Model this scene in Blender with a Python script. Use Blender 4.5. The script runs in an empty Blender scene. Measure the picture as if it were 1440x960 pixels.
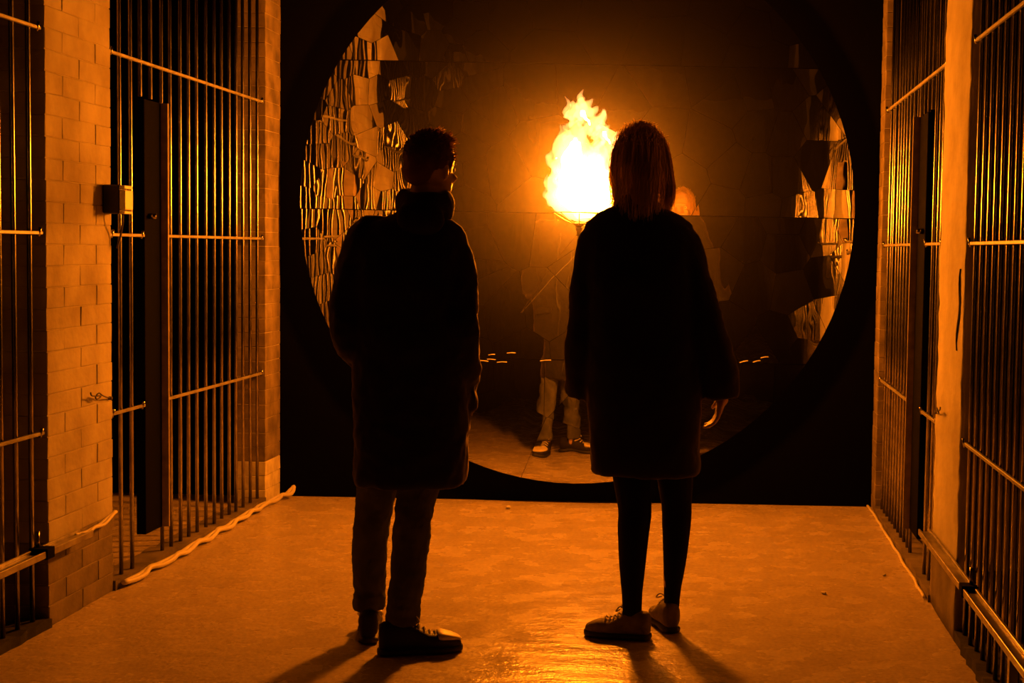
import bpy, bmesh, math, random
from mathutils import Vector, Matrix, noise
R_ = random.Random(7)
sc = bpy.context.scene
COL = sc.collection

# ------------------------------------------------------------------ camera, world, exposure
# corridor: X right, Y along the corridor towards the mirror, Z up; metres
CAM_H = 1.40
F_PX = 2100.0                       # focal length in pixels of a 1440 px wide frame
cam_d = bpy.data.cameras.new('camera')
cam = bpy.data.objects.new('camera', cam_d); COL.objects.link(cam)
cam_d.sensor_width = 36.0
cam_d.lens = F_PX / 1440 * 36.0
cam_d.shift_x = -(1000 - 720) / 1440  # the photograph is an off-centre crop
cam_d.clip_start = 0.05
def set_cam():
    d = Vector((0.0, 480 - 352, F_PX)).normalized()      # corridor axis in camera (right, up, forward)
    h = Vector((1, -0.0187, 0))
    up = d.cross(h).normalized()
    if up.y < 0: up = -up
    r = up.cross(d)
    if r.x < 0: r = -r
    # rows: world X, Y, Z in camera (right, up, forward) -> columns are camera axes in world
    m = Matrix(((r.x, r.y, -r.z), (d.x, d.y, -d.z), (up.x, up.y, -up.z)))
    cam.matrix_world = Matrix.Translation((0, 0, CAM_H)) @ m.to_4x4()
set_cam()
sc.camera = cam

world = bpy.data.worlds.new('world'); sc.world = world; world.use_nodes = True
wn = world.node_tree
bg = wn.nodes['Background']
bg.inputs[0].default_value = (0.6, 0.25, 0.3, 1); bg.inputs[1].default_value = 0.0
# smoke hangs around the fire and thins out quickly with distance from it
HAZE = 0.125
SMOKE_AT = (-0.64, 7.40, 1.75)
vs = wn.nodes.new('ShaderNodeVolumeScatter')
vs.inputs['Color'].default_value = (0.9, 0.85, 0.8, 1)
geo = wn.nodes.new('ShaderNodeNewGeometry')
sub = wn.nodes.new('ShaderNodeVectorMath'); sub.operation = 'DISTANCE'; sub.inputs[1].default_value = SMOKE_AT
wn.links.new(geo.outputs['Position'], sub.inputs[0])
mdiv = wn.nodes.new('ShaderNodeMath'); mdiv.operation = 'MULTIPLY'; mdiv.inputs[1].default_value = -1 / 0.36
wn.links.new(sub.outputs['Value'], mdiv.inputs[0])
mexp = wn.nodes.new('ShaderNodeMath'); mexp.operation = 'EXPONENT'; wn.links.new(mdiv.outputs[0], mexp.inputs[0])
mmul = wn.nodes.new('ShaderNodeMath'); mmul.operation = 'MULTIPLY'; mmul.inputs[1].default_value = HAZE
wn.links.new(mexp.outputs[0], mmul.inputs[0]); wn.links.new(mmul.outputs[0], vs.inputs['Density'])
world.cycles.volume_step_size = 1.2
vs.inputs['Anisotropy'].default_value = 0.55
wn.links.new(vs.outputs[0], wn.nodes['World Output'].inputs['Volume'])

sc.view_settings.view_transform = 'Standard'
sc.view_settings.look = 'None'
sc.view_settings.gamma = 1.0
sc.view_settings.use_curve_mapping = False
sc.view_settings.exposure = 0.0
sc.cycles.use_denoising = True
sc.cycles.caustics_reflective = True
sc.cycles.caustics_refractive = False
sc.cycles.max_bounces = 6
sc.cycles.transparent_max_bounces = 16
sc.cycles.volume_bounces = 0
sc.cycles.volume_max_steps = 8

FIRE_COL = (1.0, 0.205, 0.004)
FIRE_W = 352.0
FIRE = Vector((-0.655, 7.40, 0))

# ------------------------------------------------------------------ helpers
def mat(name, col=(.5, .5, .5), rough=.6, metal=0.0, spec=0.5, var=None, vscale=6.0, bump=0.0, bscale=30.0, bdist=.01, place=False):
    m = bpy.data.materials.new(name); m.use_nodes = True
    nt = m.node_tree; b = nt.nodes['Principled BSDF']
    b.inputs['Base Color'].default_value = (*col, 1)
    b.inputs['Roughness'].default_value = rough
    b.inputs['Metallic'].default_value = metal
    b.inputs['Specular IOR Level'].default_value = spec
    tc = nt.nodes.new('ShaderNodeTexCoord'); src = tc.outputs['Object']
    if place: src = nt.nodes.new('ShaderNodeNewGeometry').outputs['Position']     # one continuous coat over many pieces
    if var is not None:
        n = nt.nodes.new('ShaderNodeTexNoise'); n.inputs['Scale'].default_value = vscale; n.inputs['Detail'].default_value = 6
        nt.links.new(src, n.inputs['Vector'])
        r = nt.nodes.new('ShaderNodeValToRGB')
        r.color_ramp.elements[0].position = .32; r.color_ramp.elements[1].position = .68
        r.color_ramp.elements[0].color = (*var, 1); r.color_ramp.elements[1].color = (*col, 1)
        nt.links.new(n.outputs['Fac'], r.inputs[0]); nt.links.new(r.outputs[0], b.inputs['Base Color'])
    if bump > 0:
        n2 = nt.nodes.new('ShaderNodeTexNoise'); n2.inputs['Scale'].default_value = bscale; n2.inputs['Detail'].default_value = 5
        nt.links.new(src, n2.inputs['Vector'])
        bp = nt.nodes.new('ShaderNodeBump'); bp.inputs['Strength'].default_value = bump; bp.inputs['Distance'].default_value = bdist
        nt.links.new(n2.outputs['Fac'], bp.inputs['Height']); nt.links.new(bp.outputs[0], b.inputs['Normal'])
    return m

class MB:
    """collects vertices and faces of one mesh"""
    def __init__(s): s.v = []; s.f = []
    def add(s, vs, fs):
        o = len(s.v); s.v += [tuple(x) for x in vs]; s.f += [tuple(i + o for i in f) for f in fs]; return s
    def box(s, x0, x1, y0, y1, z0, z1):
        v = [(x, y, z) for x in (x0, x1) for y in (y0, y1) for z in (z0, z1)]
        return s.add(v, [(0, 1, 3, 2), (4, 6, 7, 5), (0, 4, 5, 1), (2, 3, 7, 6), (0, 2, 6, 4), (1, 5, 7, 3)])
    def loft(s, rings, cap=True):
        n = len(rings[0]); vs = [p for r in rings for p in r]; fs = []
        for k in range(len(rings) - 1):
            for i in range(n):
                j = (i + 1) % n
                fs.append((k * n + i, k * n + j, (k + 1) * n + j, (k + 1) * n + i))
        if cap:
            fs.append(tuple(range(n - 1, -1, -1))); fs.append(tuple((len(rings) - 1) * n + i for i in range(n)))
        return s.add(vs, fs)
    def ell(s, c, r, seg=14, rings=9, rot=None):
        c = Vector(c); out = []
        rr = []
        for k in range(1, rings):
            t = math.pi * k / rings
            ring = []
            for i in range(seg):
                a = 2 * math.pi * i / seg
                p = Vector((r[0] * math.sin(t) * math.cos(a), r[1] * math.sin(t) * math.sin(a), -r[2] * math.cos(t)))
                if rot is not None: p = rot @ p
                ring.append(c + p)
            rr.append(ring)
        n = seg; vs = [p for q in rr for p in q]; fs = []
        for k in range(len(rr) - 1):
            for i in range(n):
                j = (i + 1) % n
                fs.append((k * n + i, k * n + j, (k + 1) * n + j, (k + 1) * n + i))
        b = Vector((0, 0, -r[2])); t = Vector((0, 0, r[2]))
        if rot is not None: b = rot @ b; t = rot @ t
        vs += [c + b, c + t]; L = len(vs)
        for i in range(n):
            j = (i + 1) % n
            fs.append((L - 2, j, i)); fs.append((L - 1, (len(rr) - 1) * n + i, (len(rr) - 1) * n + j))
        return s.add(vs, fs)
    def tube(s, path, rad, seg=10, sub=1, round_ends=False):
        P = [Vector(p) for p in path]
        Rr = list(rad) if isinstance(rad, (list, tuple)) else [rad] * len(P)
        if sub > 1:                                   # Catmull-Rom
            Q, q = [], []
            for k in range(len(P) - 1):
                p0 = P[max(k - 1, 0)]; p1 = P[k]; p2 = P[k + 1]; p3 = P[min(k + 2, len(P) - 1)]
                for u in range(sub):
                    t = u / sub
                    Q.append(0.5 * ((2 * p1) + (p2 - p0) * t + (2 * p0 - 5 * p1 + 4 * p2 - p3) * t * t + (3 * p1 - p0 - 3 * p2 + p3) * t ** 3))
                    a, b = Rr[k], Rr[k + 1]; q.append(a + (b - a) * t)
            Q.append(P[-1]); q.append(Rr[-1]); P, Rr = Q, q
        rings = []; ref = None
        for k, p in enumerate(P):
            t = (P[min(k + 1, len(P) - 1)] - P[max(k - 1, 0)]).normalized()
            if ref is None:
                ref = Vector((0, 0, 1)) if abs(t.z) < .9 else Vector((1, 0, 0))
            u = (ref - t * ref.dot(t))
            if u.length < 1e-5: u = t.orthogonal()
            u.normalize(); w = t.cross(u); ref = u
            rings.append([p + (u * math.cos(2 * math.pi * i / seg) + w * math.sin(2 * math.pi * i / seg)) * Rr[k] for i in range(seg)])
        s.loft(rings)
        if round_ends:
            s.ell(P[0], (Rr[0],) * 3, seg, 6); s.ell(P[-1], (Rr[-1],) * 3, seg, 6)
        return s
    def mesh(s, name):
        me = bpy.data.meshes.new(name); me.from_pydata(s.v, [], s.f)
        bm = bmesh.new(); bm.from_mesh(me); bmesh.ops.recalc_face_normals(bm, faces=bm.faces); bm.to_mesh(me); bm.free()
        return me
    def build(s, name, m, parent=None, smooth=False, bevel=0.0):
        me = s.mesh(name)
        if bevel > 0:
            bm = bmesh.new(); bm.from_mesh(me)
            bmesh.ops.bevel(bm, geom=bm.edges[:], offset=bevel, segments=1, affect='EDGES'); bm.to_mesh(me); bm.free()
        return link(name, me, m, parent, smooth)

def link(name, me, m, parent=None, smooth=False):
    if m is not None:
        me.materials.clear(); me.materials.append(m)
    if smooth: me.polygons.foreach_set('use_smooth', [True] * len(me.polygons))
    o = bpy.data.objects.new(name, me); COL.objects.link(o)
    if parent is not None: o.parent = parent
    return o

def inst(name, me, parent, loc=(0, 0, 0), rot=(0, 0, 0), scale=(1, 1, 1)):
    o = bpy.data.objects.new(name, me); COL.objects.link(o)
    o.parent = parent; o.location = loc; o.rotation_euler = rot; o.scale = scale
    return o

def empty(name, loc=(0, 0, 0)):
    o = bpy.data.objects.new(name, None); COL.objects.link(o); o.location = loc; o.empty_display_size = .1
    return o

def tag(o, label, cat, group=None, kind=None):
    o['label'] = label
    if cat: o['category'] = cat
    if group: o['group'] = group
    if kind: o['kind'] = kind
    return o

def struct(o, label=None):
    o['kind'] = 'structure'
    if label: o['label'] = label
    return o

def remeshed(mb, name, voxel, smooth=3, disp=None):
    """fuse overlapping closed shapes into one continuous surface"""
    me = mb.mesh(name + '_src'); o = bpy.data.objects.new('tmp', me); COL.objects.link(o)
    r = o.modifiers.new('r', 'REMESH'); r.mode = 'VOXEL'; r.voxel_size = voxel
    if smooth:
        q = o.modifiers.new('s', 'SMOOTH'); q.factor = .5; q.iterations = smooth
    for k, (size, strength, depth) in enumerate(disp or []):
        t = bpy.data.textures.new('folds', 'CLOUDS'); t.noise_scale = size; t.noise_depth = depth
        d = o.modifiers.new('d%d' % k, 'DISPLACE'); d.texture = t; d.strength = strength; d.mid_level = .5; d.texture_coords = 'LOCAL'
    dg = bpy.context.evaluated_depsgraph_get(); dg.update()
    out = bpy.data.meshes.new_from_object(o.evaluated_get(dg)); out.name = name
    bpy.data.objects.remove(o); bpy.data.meshes.remove(me)
    return out

def ering(cx, cy, z, rx, ry, n=32, p=2.4):
    out = []
    for i in range(n):
        a = 2 * math.pi * i / n; c, s_ = math.cos(a), math.sin(a)
        out.append(Vector((cx + rx * math.copysign(abs(c) ** (2 / p), c), cy + ry * math.copysign(abs(s_) ** (2 / p), s_), z)))
    return out

# ------------------------------------------------------------------ materials
def concrete_floor():
    m = bpy.data.materials.new('wet_concrete'); m.use_nodes = True; nt = m.node_tree; b = nt.nodes['Principled BSDF']
    tc = nt.nodes.new('ShaderNodeTexCoord')
    def nz(scale, detail=6, vec=None, rough=.55):
        n = nt.nodes.new('ShaderNodeTexNoise'); n.inputs['Scale'].default_value = scale; n.inputs['Detail'].default_value = detail
        n.inputs['Roughness'].default_value = rough
        nt.links.new(vec or tc.outputs['Object'], n.inputs['Vector']); return n
    def ramp(src, p0, c0, p1, c1):
        r = nt.nodes.new('ShaderNodeValToRGB'); e = r.color_ramp.elements
        e[0].position = p0; e[1].position = p1; e[0].color = (*c0, 1); e[1].color = (*c1, 1)
        nt.links.new(src, r.inputs[0]); return r
    c = ramp(nz(2.4, 12, None, .68).outputs['Fac'], .25, (.45, .38, .32), .75, (.53, .455, .395))
    fine = ramp(nz(60, 4).outputs['Fac'], .35, (.8, .8, .8), .65, (1.1, 1.1, 1.1))
    mx = nt.nodes.new('ShaderNodeMix'); mx.data_type = 'RGBA'; mx.blend_type = 'MULTIPLY'; mx.inputs[0].default_value = 1
    nt.links.new(c.outputs[0], mx.inputs[6]); nt.links.new(fine.outputs[0], mx.inputs[7])
    nt.links.new(mx.outputs[2], b.inputs['Base Color'])
    rr = ramp(nz(5.5, 10).outputs['Fac'], .35, (.17,) * 3, .70, (.36,) * 3)
    nt.links.new(rr.outputs[0], b.inputs['Roughness'])
    b.inputs['Specular IOR Level'].default_value = .5
    mp = nt.nodes.new('ShaderNodeMapping'); mp.inputs['Scale'].default_value = (1.0, 2.2, 1)
    nt.links.new(tc.outputs['Object'], mp.inputs['Vector'])
    n1 = nz(5, 5, mp.outputs[0]); n2 = nz(60, 4)
    b1 = nt.nodes.new('ShaderNodeBump'); b1.inputs['Strength'].default_value = 1; b1.inputs['Distance'].default_value = .010
    b2 = nt.nodes.new('ShaderNodeBump'); b2.inputs['Strength'].default_value = 1; b2.inputs['Distance'].default_value = .0022
    nt.links.new(n1.outputs['Fac'], b1.inputs['Height']); nt.links.new(n2.outputs['Fac'], b2.inputs['Height'])
    nt.links.new(b1.outputs[0], b2.inputs['Normal']); nt.links.new(b2.outputs[0], b.inputs['Normal'])
    return m

M = {}
M['floor'] = concrete_floor()
M['black'] = mat('black_paint', (.0016, .0016, .002), .95, spec=.02, bump=.3, bscale=20)
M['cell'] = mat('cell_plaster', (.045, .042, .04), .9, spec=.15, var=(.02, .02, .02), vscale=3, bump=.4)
M['brick'] = mat('limewashed_brick', (.46, .43, .385), .85, spec=.2, var=(.24, .205, .165), vscale=3.2, bump=.5, bscale=28, bdist=.008, place=True)
M['brick_low'] = mat('dark_low_brick', (.20, .17, .14), .8, spec=.2, var=(.09, .08, .07), vscale=7, bump=.5, bscale=40, bdist=.006)  # darker tone for the pillar feet and the far sills
M['brick_dark'] = mat('sooty_brick', (.26, .22, .18), .85, spec=.2, var=(.12, .10, .08), vscale=9, bump=.5, bscale=40, bdist=.006, place=True)
M['mortar'] = mat('limewashed_mortar', (.46, .43, .385), .9, spec=.1, var=(.27, .24, .20), vscale=4, bump=.4, place=True)
M['plaster'] = mat('limewashed_plaster', (.52, .49, .44), .85, spec=.2, var=(.36, .33, .29), vscale=5, bump=.5, bscale=30, bdist=.006, place=True)
M['whitebrick'] = mat('white_painted_brick', (.75, .72, .68), .7, var=(.5, .46, .42), vscale=20, bump=.3)
M['steel'] = mat('dark_bar_steel', (.46, .43, .40), .22, metal=1.0, var=(.26, .24, .21), vscale=14, bump=.15, bscale=60, bdist=.002)
M['rail'] = mat('painted_rail_steel', (.34, .32, .30), .45, metal=.3, var=(.2, .19, .18), vscale=14)
M['track'] = mat('worn_steel', (.42, .40, .38), .32, metal=.7, var=(.22, .20, .18), vscale=18)
M['darkplate'] = mat('blackened_plate', (.0025, .0025, .0025), .9, spec=.03)
M['plate_edge'] = mat('lit_plate_edge', (.35, .28, .22), .6, var=(.2, .16, .12), vscale=20)  # edge coloured paler than its plate to imitate the light it catches
M['plastic_black'] = mat('black_plastic', (.012, .012, .012), .6)
M['plastic_white'] = mat('pale_plastic', (.72, .70, .66), .5)
M['cable'] = mat('pale_cable', (.62, .58, .52), .5)
M['wire'] = mat('rusty_wire', (.06, .045, .035), .6, metal=.3)
M['gold_wire'] = mat('thin_steel_wire', (.6, .58, .55), .3, metal=.9)
M['stone'] = mat('chips', (.5, .47, .43), .8)

# ------------------------------------------------------------------ structure
XL, XR, YB, CEIL = -2.36, 0.91, 8.20, 3.25
PL = (5.31, 5.89); PR = (5.35, 5.95)          # the two pillars along Y
CELL_L, CELL_R, YF = -5.0, 3.5, -2.6

def grid_plane(x0, x1, y0, y1, nx, ny, zf):
    vs = []; fs = []
    for j in range(ny + 1):
        for i in range(nx + 1):
            x = x0 + (x1 - x0) * i / nx; y = y0 + (y1 - y0) * j / ny
            vs.append((x, y, zf(x, y)))
    for j in range(ny):
        for i in range(nx):
            a = j * (nx + 1) + i; fs.append((a, a + 1, a + nx + 2, a + nx + 1))
    return vs, fs
b = MB(); b.box(CELL_L, CELL_R, YF, YB + .3, -.2, 0.0)
struct(b.build('floor', M['floor']))
b = MB(); b.box(CELL_L, CELL_R, YF, YB + .3, CEIL, CEIL + .2)
struct(b.build('ceiling', M['black']))
b = MB(); b.box(CELL_L, CELL_R, YB, YB + .25, 0, CEIL)
struct(b.build('wall_back', M['black']))
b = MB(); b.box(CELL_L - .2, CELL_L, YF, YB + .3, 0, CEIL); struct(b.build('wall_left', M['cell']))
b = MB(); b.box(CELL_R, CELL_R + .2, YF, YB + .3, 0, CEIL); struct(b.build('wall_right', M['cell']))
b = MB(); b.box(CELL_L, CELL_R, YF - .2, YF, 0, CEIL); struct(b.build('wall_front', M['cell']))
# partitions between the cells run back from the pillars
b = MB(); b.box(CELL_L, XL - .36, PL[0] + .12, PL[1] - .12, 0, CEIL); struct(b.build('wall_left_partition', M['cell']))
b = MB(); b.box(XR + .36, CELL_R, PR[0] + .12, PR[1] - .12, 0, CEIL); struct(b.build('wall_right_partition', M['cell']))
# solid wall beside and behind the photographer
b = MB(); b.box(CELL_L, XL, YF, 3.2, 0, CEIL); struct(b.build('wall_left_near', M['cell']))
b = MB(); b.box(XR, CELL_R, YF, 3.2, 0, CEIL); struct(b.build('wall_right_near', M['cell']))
# low sills the bars stand on
def sill(name, x0, x1, y0, y1, m):
    rr = random.Random(int(y0 * 100) + int(x0 * 10))
    n = max(6, int((y1 - y0) / .06)); rings = []
    for k in range(n + 1):
        y = y0 + (y1 - y0) * k / n
        h = .035 + rr.uniform(-.006, .006); e = rr.uniform(-.006, .006)
        rings.append([Vector((x0 - e, y, -.01)), Vector((x1 + e, y, -.01)), Vector((x1 + e, y, h)), Vector((x0 - e, y, h))])
    o = MB().loft(rings).build(name, m); struct(o)
sill('trim_1', XL - .11, XL + .005, PL[1], 7.92, M['brick_low'])
sill('trim_2', XR - .005, XR + .11, PR[1], 8.0, M['brick_low'])
sill('trim_3', XL - .11, XL + .005, 3.2, PL[0], M['cell'])
sill('trim_4', XR - .005, XR + .11, 3.2, PR[0], M['cell'])

# ------------------------------------------------------------------ brick pillars
def brick_mesh(name, lx, ly, lz, seed):
    rr = random.Random(seed); b = MB(); b.box(-lx / 2, lx / 2, -ly / 2, ly / 2, -lz / 2, lz / 2)
    me = b.mesh(name); bm = bmesh.new(); bm.from_mesh(me)
    bmesh.ops.bevel(bm, geom=bm.edges[:], offset=.0022, segments=1, affect='EDGES')
    for v in bm.verts: v.co += Vector((rr.uniform(-1, 1), rr.uniform(-1, 1), rr.uniform(-1, 1))) * .0012
    bm.to_mesh(me); bm.free(); return me

def brick_pillar(name, xf, sx, y0, y1, label, mats, low_z=.30, white_z=0.0):
    """xf: corridor face; sx: direction into the cell"""
    depth = .36 if y1 - y0 > .4 else .16; root = empty(name, (xf + sx * depth / 2, (y0 + y1) / 2, 0))
    W = y1 - y0; cz = .0765
    core = MB().box(-depth / 2 + .0035, depth / 2 - .0035, -W / 2 + .0035, W / 2 - .0035, 0, CEIL).build('mortar_core', M['mortar'], root)
    rr = random.Random(int(y0 * 31) + int(sx) + 5); cache = {}
    n = int(CEIL / cz) + 1
    nb = 2 if W > .4 else 1
    for k in range(n):
        z = cz * (k + .5)
        if z + cz / 2 > CEIL: break
        cuts = [-W / 2]
        if nb == 2:
            cuts += ([0.0] if k % 2 == 0 else [-W / 4, W / 4])
        elif k % 2: cuts += [0.0]
        cuts.append(W / 2)
        for a, c in zip(cuts, cuts[1:]):
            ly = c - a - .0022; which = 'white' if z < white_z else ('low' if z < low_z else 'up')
            key = (round(ly, 4), which, rr.randint(0, 2))
            if key not in cache:
                me = brick_mesh('brick', depth - .001, ly, cz - .0020, hash(key[0]) % 997 + key[2]); me.materials.append(mats[which]); cache[key] = me
            inst('brick', cache[key], root, (sx * rr.uniform(-.001, .001), (a + c) / 2, z), (0, 0, rr.uniform(-.002, .002)))
    tag(root, label, 'pillar')
    return root
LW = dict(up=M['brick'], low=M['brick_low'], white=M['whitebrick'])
DK = dict(up=M['brick_dark'], low=M['brick_dark'], white=M['whitebrick'])
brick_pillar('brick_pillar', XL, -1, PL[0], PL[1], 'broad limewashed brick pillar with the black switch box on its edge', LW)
brick_pillar('brick_pillar', XL + .0, -1, 7.925, YB - .002, 'narrow sooty brick corner pier with white-painted bricks at its foot, far end left', DK, 0, .23)
def plaster_pillar(xf, sx, y0, y1, label):
    rr = random.Random(77); depth = .36; root = empty('plaster_pillar', (xf + sx * depth / 2, (y0 + y1) / 2, 0)); W = (y1 - y0) / 2
    def body(za, zb, name, m, grow):
        rings = []; n_ = max(2, int((zb - za) / .045))
        for k in range(n_ + 1):
            z = za + (zb - za) * k / n_; ring = []
            c4 = [(-depth / 2, -W), (depth / 2, -W), (depth / 2, W), (-depth / 2, W)]
            for i in range(4):
                a, c = c4[i], c4[(i + 1) % 4]
                for u in (0.0, .04, .3, .6, .96):
                    j = (.007 if u in (0.0, .04, .96) else .0025) + .0
                    x_, y_ = a[0] + (c[0] - a[0]) * u, a[1] + (c[1] - a[1]) * u
                    ring.append(Vector((x_ * (1 - (.012 if u == 0 else 0)) + math.copysign(grow, x_) + rr.uniform(-j, j) * .5, y_ * (1 - (.012 if u == 0 else 0)) + rr.uniform(-j, j), z)))
            rings.append(ring)
        MB().loft(rings).build(name, m, root, True)
    body(.26, CEIL, 'plaster_shaft', M['plaster'], 0)
    body(0, .26, 'dark_foot', M['brick_low'], -.002)  # lowest part of the pillar in the darker tone
    tag(root, label, 'pillar')
plaster_pillar(XR, 1, PR[0], PR[1], 'pale limewashed plaster pillar with a dark vertical crack, between right-hand barred bays')
brick_pillar('brick_pillar', XR, 1, 8.005, YB - .002, 'narrow sooty brick corner pier at the far end right', DK, 0)

# ------------------------------------------------------------------ barred cell fronts
bar_me = MB().tube([(0, 0, 0), (0, 0, 1.0), (0, 0, 2.2), (0, 0, 3.2)], .0085, 12).mesh('bar'); bar_me.materials.append(M['steel'])
bar_me.polygons.foreach_set('use_smooth', [True] * len(bar_me.polygons))
def bars(x, sx, y0, y1, ys, rails, label, plate=None, gap=None):
    root = empty('barred_cell_front', (x, (y0 + y1) / 2, 0)); ym = (y0 + y1) / 2
    rr = random.Random(int(y0 * 17 + x * 3))
    for y in ys:
        if plate and plate[0] - .01 < y < plate[1] + .01:      # a bar that stops at the lock plate
            me = MB().tube([(0, 0, plate[3] - .02), (0, 0, 3.2)], .0085, 12).mesh('bar'); me.materials.append(M['steel'])
            inst('bar', me, root, (0, y - ym, .03)); continue
        inst('bar', bar_me, root, (rr.uniform(-.002, .002), y - ym + rr.uniform(-.003, .003), .03), (rr.uniform(-.0012, .0012), rr.uniform(-.0012, .0012), rr.uniform(0, 6)))
    off = -sx * .016
    for z in rails:
        segs = [(y0, y1)]
        if plate and plate[2] < z < plate[3]: segs = [(y0, plate[0]), (plate[1], y1)]
        for a, c in segs:
            r = MB(); r.box(off - .006, off + .006, a - ym + .002, c - ym - .002, z - .0065, z + .0065)
            r.build('rail', M['rail'], root, bevel=.002)
            if rr.random() < 2:
                for e, s in ((a, 1), (c, -1)):
                    lug = MB(); lug.tube([(off * 1.0, e - ym + s * .03, z - .012), (off * 1.5, e - ym + s * .03, z + .020)], .006, 8)
                    lug.build('rail_lug', M['steel'], root, smooth=True)
    if plate:
        p0, p1, z0, z1 = plate
        pl = MB(); pl.box(-.02, .02, p0 - ym, p1 - ym, z0, z1)
        po = pl.build('lock_plate', M['darkplate'], root, bevel=.002); po['label'] = 'blackened lock plate of the door'
        ed = MB(); ed.box(min(-sx * .008, -sx * .05), max(-sx * .008, -sx * .05), p1 - ym - .006, p1 - ym + .006, z0, z1)
        ed.build('plate_edge', M['plate_edge'], root, bevel=.001)
        bt = MB(); bt.tube([(-sx * .02, p0 - ym + .05, 1.50), (-sx * .05, p0 - ym + .05, 1.50)], .012, 10)
        bt.build('bolt', M['steel'], root, smooth=True)
    tag(root, label, 'bars')
    return root
ysL = [5.925 + .1145 * i for i in range(18)]
ysR = [5.985 + .1150 * i for i in range(18)]
bars(XL - .03, -1, PL[1], 7.92, ysL, (.705, 1.418, 2.135), 'tall barred cell front between brick pillar and far corner, left of the man', (6.262, 6.455, .155, 1.985))
bars(XR + .03, 1, PR[1], 8.0, ysR, (.722, 1.444, 2.157), 'tall barred cell front between crack-marked pillar and far corner, right of the woman', (6.45, 6.70, .16, 2.01))
bars(XL - .03, -1, 3.2, PL[0], [5.246 - .1135 * i for i in range(18)], (.705, 1.418, 2.135), 'barred cell front nearest the camera at the left picture edge')
bars(XR + .03, 1, 3.2, PR[0], [5.30 - .1135 * i for i in range(18)], (.725, 1.442, 2.157), 'barred cell front nearest the camera at the right picture edge')

# ------------------------------------------------------------------ sliding-door tracks near the floor
def track(xf, sx, y0, y1, z, w, label, joints, posts):
    root = empty('door_track', (xf, (y0 + y1) / 2, 0)); ym = (y0 + y1) / 2
    c = -sx
    def bx(xa, xb, ya, yb, za, zb, name, m, bev=.0015):
        q = MB(); q.box(min(xa, xb) , max(xa, xb), ya - ym, yb - ym, za, zb); return q.build(name, m, root, bevel=bev)
    bx(0, c * w, y0, y1, z - .008, z, 'channel_bed', M['track'])
    bx(c * w, c * (w + .008), y0, y1, z - .014, z + .010, 'front_lip', M['track'])
    bx(c * .004, c * .014, y0, y1, z, z + .012, 'rear_lip', M['track'])
    for y in joints:
        q = bx(c * .002, c * (w + .012), y - .03, y + .03, z - .02, z + .018, 'joint_sleeve', M['darkplate'])
        s = MB().tube([(c * .02, y - ym, z), (c * .02, y - ym, z + .075)], .007, 8).build('bolt', M['steel'], root, smooth=True)
    for y in posts:
        bx(c * .01, c * .035, y - .015, y + .015, 0, z - .008, 'support_post', M['track'])
    tag(root, label, 'track')
track(XL, -1, 3.3, 5.55, .300, .055, 'steel sliding-door track along the foot of left-edge bars, ending on brick pillar', [5.18], [3.9, 4.7])
track(XR, 1, 3.3, 5.97, .285, .045, 'steel sliding-door track with bolted joint along the foot of right-edge bars', [4.93], [4.22])

# ------------------------------------------------------------------ switch box on the brick pillar
t = empty('switch_box', (XL, 5.845, 1.555))
MB().box(.002, .066, -.044, .042, -.056, .056).build('housing', M['plastic_black'], t, bevel=.004)
MB().box(.066, .088, -.042, .040, -.040, .036).build('front_panel', M['plastic_white'], t, bevel=.003)
MB().box(.066, .086, -.042, .040, .041, .054).build('top_cap', M['plastic_white'], t, bevel=.002)
MB().box(.066, .086, -.042, .040, -.056, -.045).build('bottom_cap', M['plastic_white'], t, bevel=.002)
MB().tube([(.055, .02, -.054), (.050, .03, -.09), (.03, .06, -.14), (.02, .05, -.19)], .004, 6, 4).build('lead', M['wire'], t, smooth=True)
tag(t, 'small black switch box with pale front on the edge of the brick pillar', 'switch')

# ------------------------------------------------------------------ cables, hooks, chips
def cable(name, pts, r, m, label, wob=.0, seed=1, strands=1):
    rr = random.Random(seed); root = empty(name, pts[0])
    o = Vector(pts[0])
    P = []
    for a, c in zip(pts, pts[1:]):
        a = Vector(a); c = Vector(c); n = max(2, int((c - a).length / .09))
        for i in range(n):
            p = a.lerp(c, i / n); P.append(p + Vector((rr.uniform(-wob, wob), rr.uniform(-wob, wob), 0)))
    P.append(Vector(pts[-1]))
    for k in range(strands):
        Q = [p - o + Vector((math.sin(i * 1.1 + k * 3.1) * r * 1.1 * (strands > 1), 0, abs(math.cos(i * 1.1 + k * 3.1)) * r * 1.2 * (strands > 1))) for i, p in enumerate(P)]
        MB().tube(Q, r, 7, 3).build('strand', m, root, smooth=True)
    tag(root, label, 'cable')
cable('power_cable', [(XL + .03, 5.93, .012), (XL + .035, 6.6, .012), (XL + .03, 7.3, .012), (XL + .03, 7.85, .012), (XL + .045, 8.0, .015), (XL + .075, 8.08, .025), (XL + .09, 8.15, .05)], .011, M['cable'],
      'pale twisted power cable lying along the foot of the left bars', .010, 3, 2)
cable('power_cable', [(XR - .016, 6.0, .010), (XR - .016, 6.8, .010), (XR - .016, 7.5, .010), (XR - .018, 8.0, .012), (XR - .022, 8.16, .012)], .007, M['cable'],
      'thin pale cord imitating the lit sill edge under the right-hand bars', .004, 4, 1)  # added pale cord stands in for the line of light along the sill edge
cable('power_cable', [(XL + .012, 5.50, .293), (XL + .012, 5.62, .283), (XL + .012, 5.75, .29), (XL + .012, 5.885, .312)], .007, M['cable'],
      'short pale cable across the brick pillar from the track end', .0, 5, 2)
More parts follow.
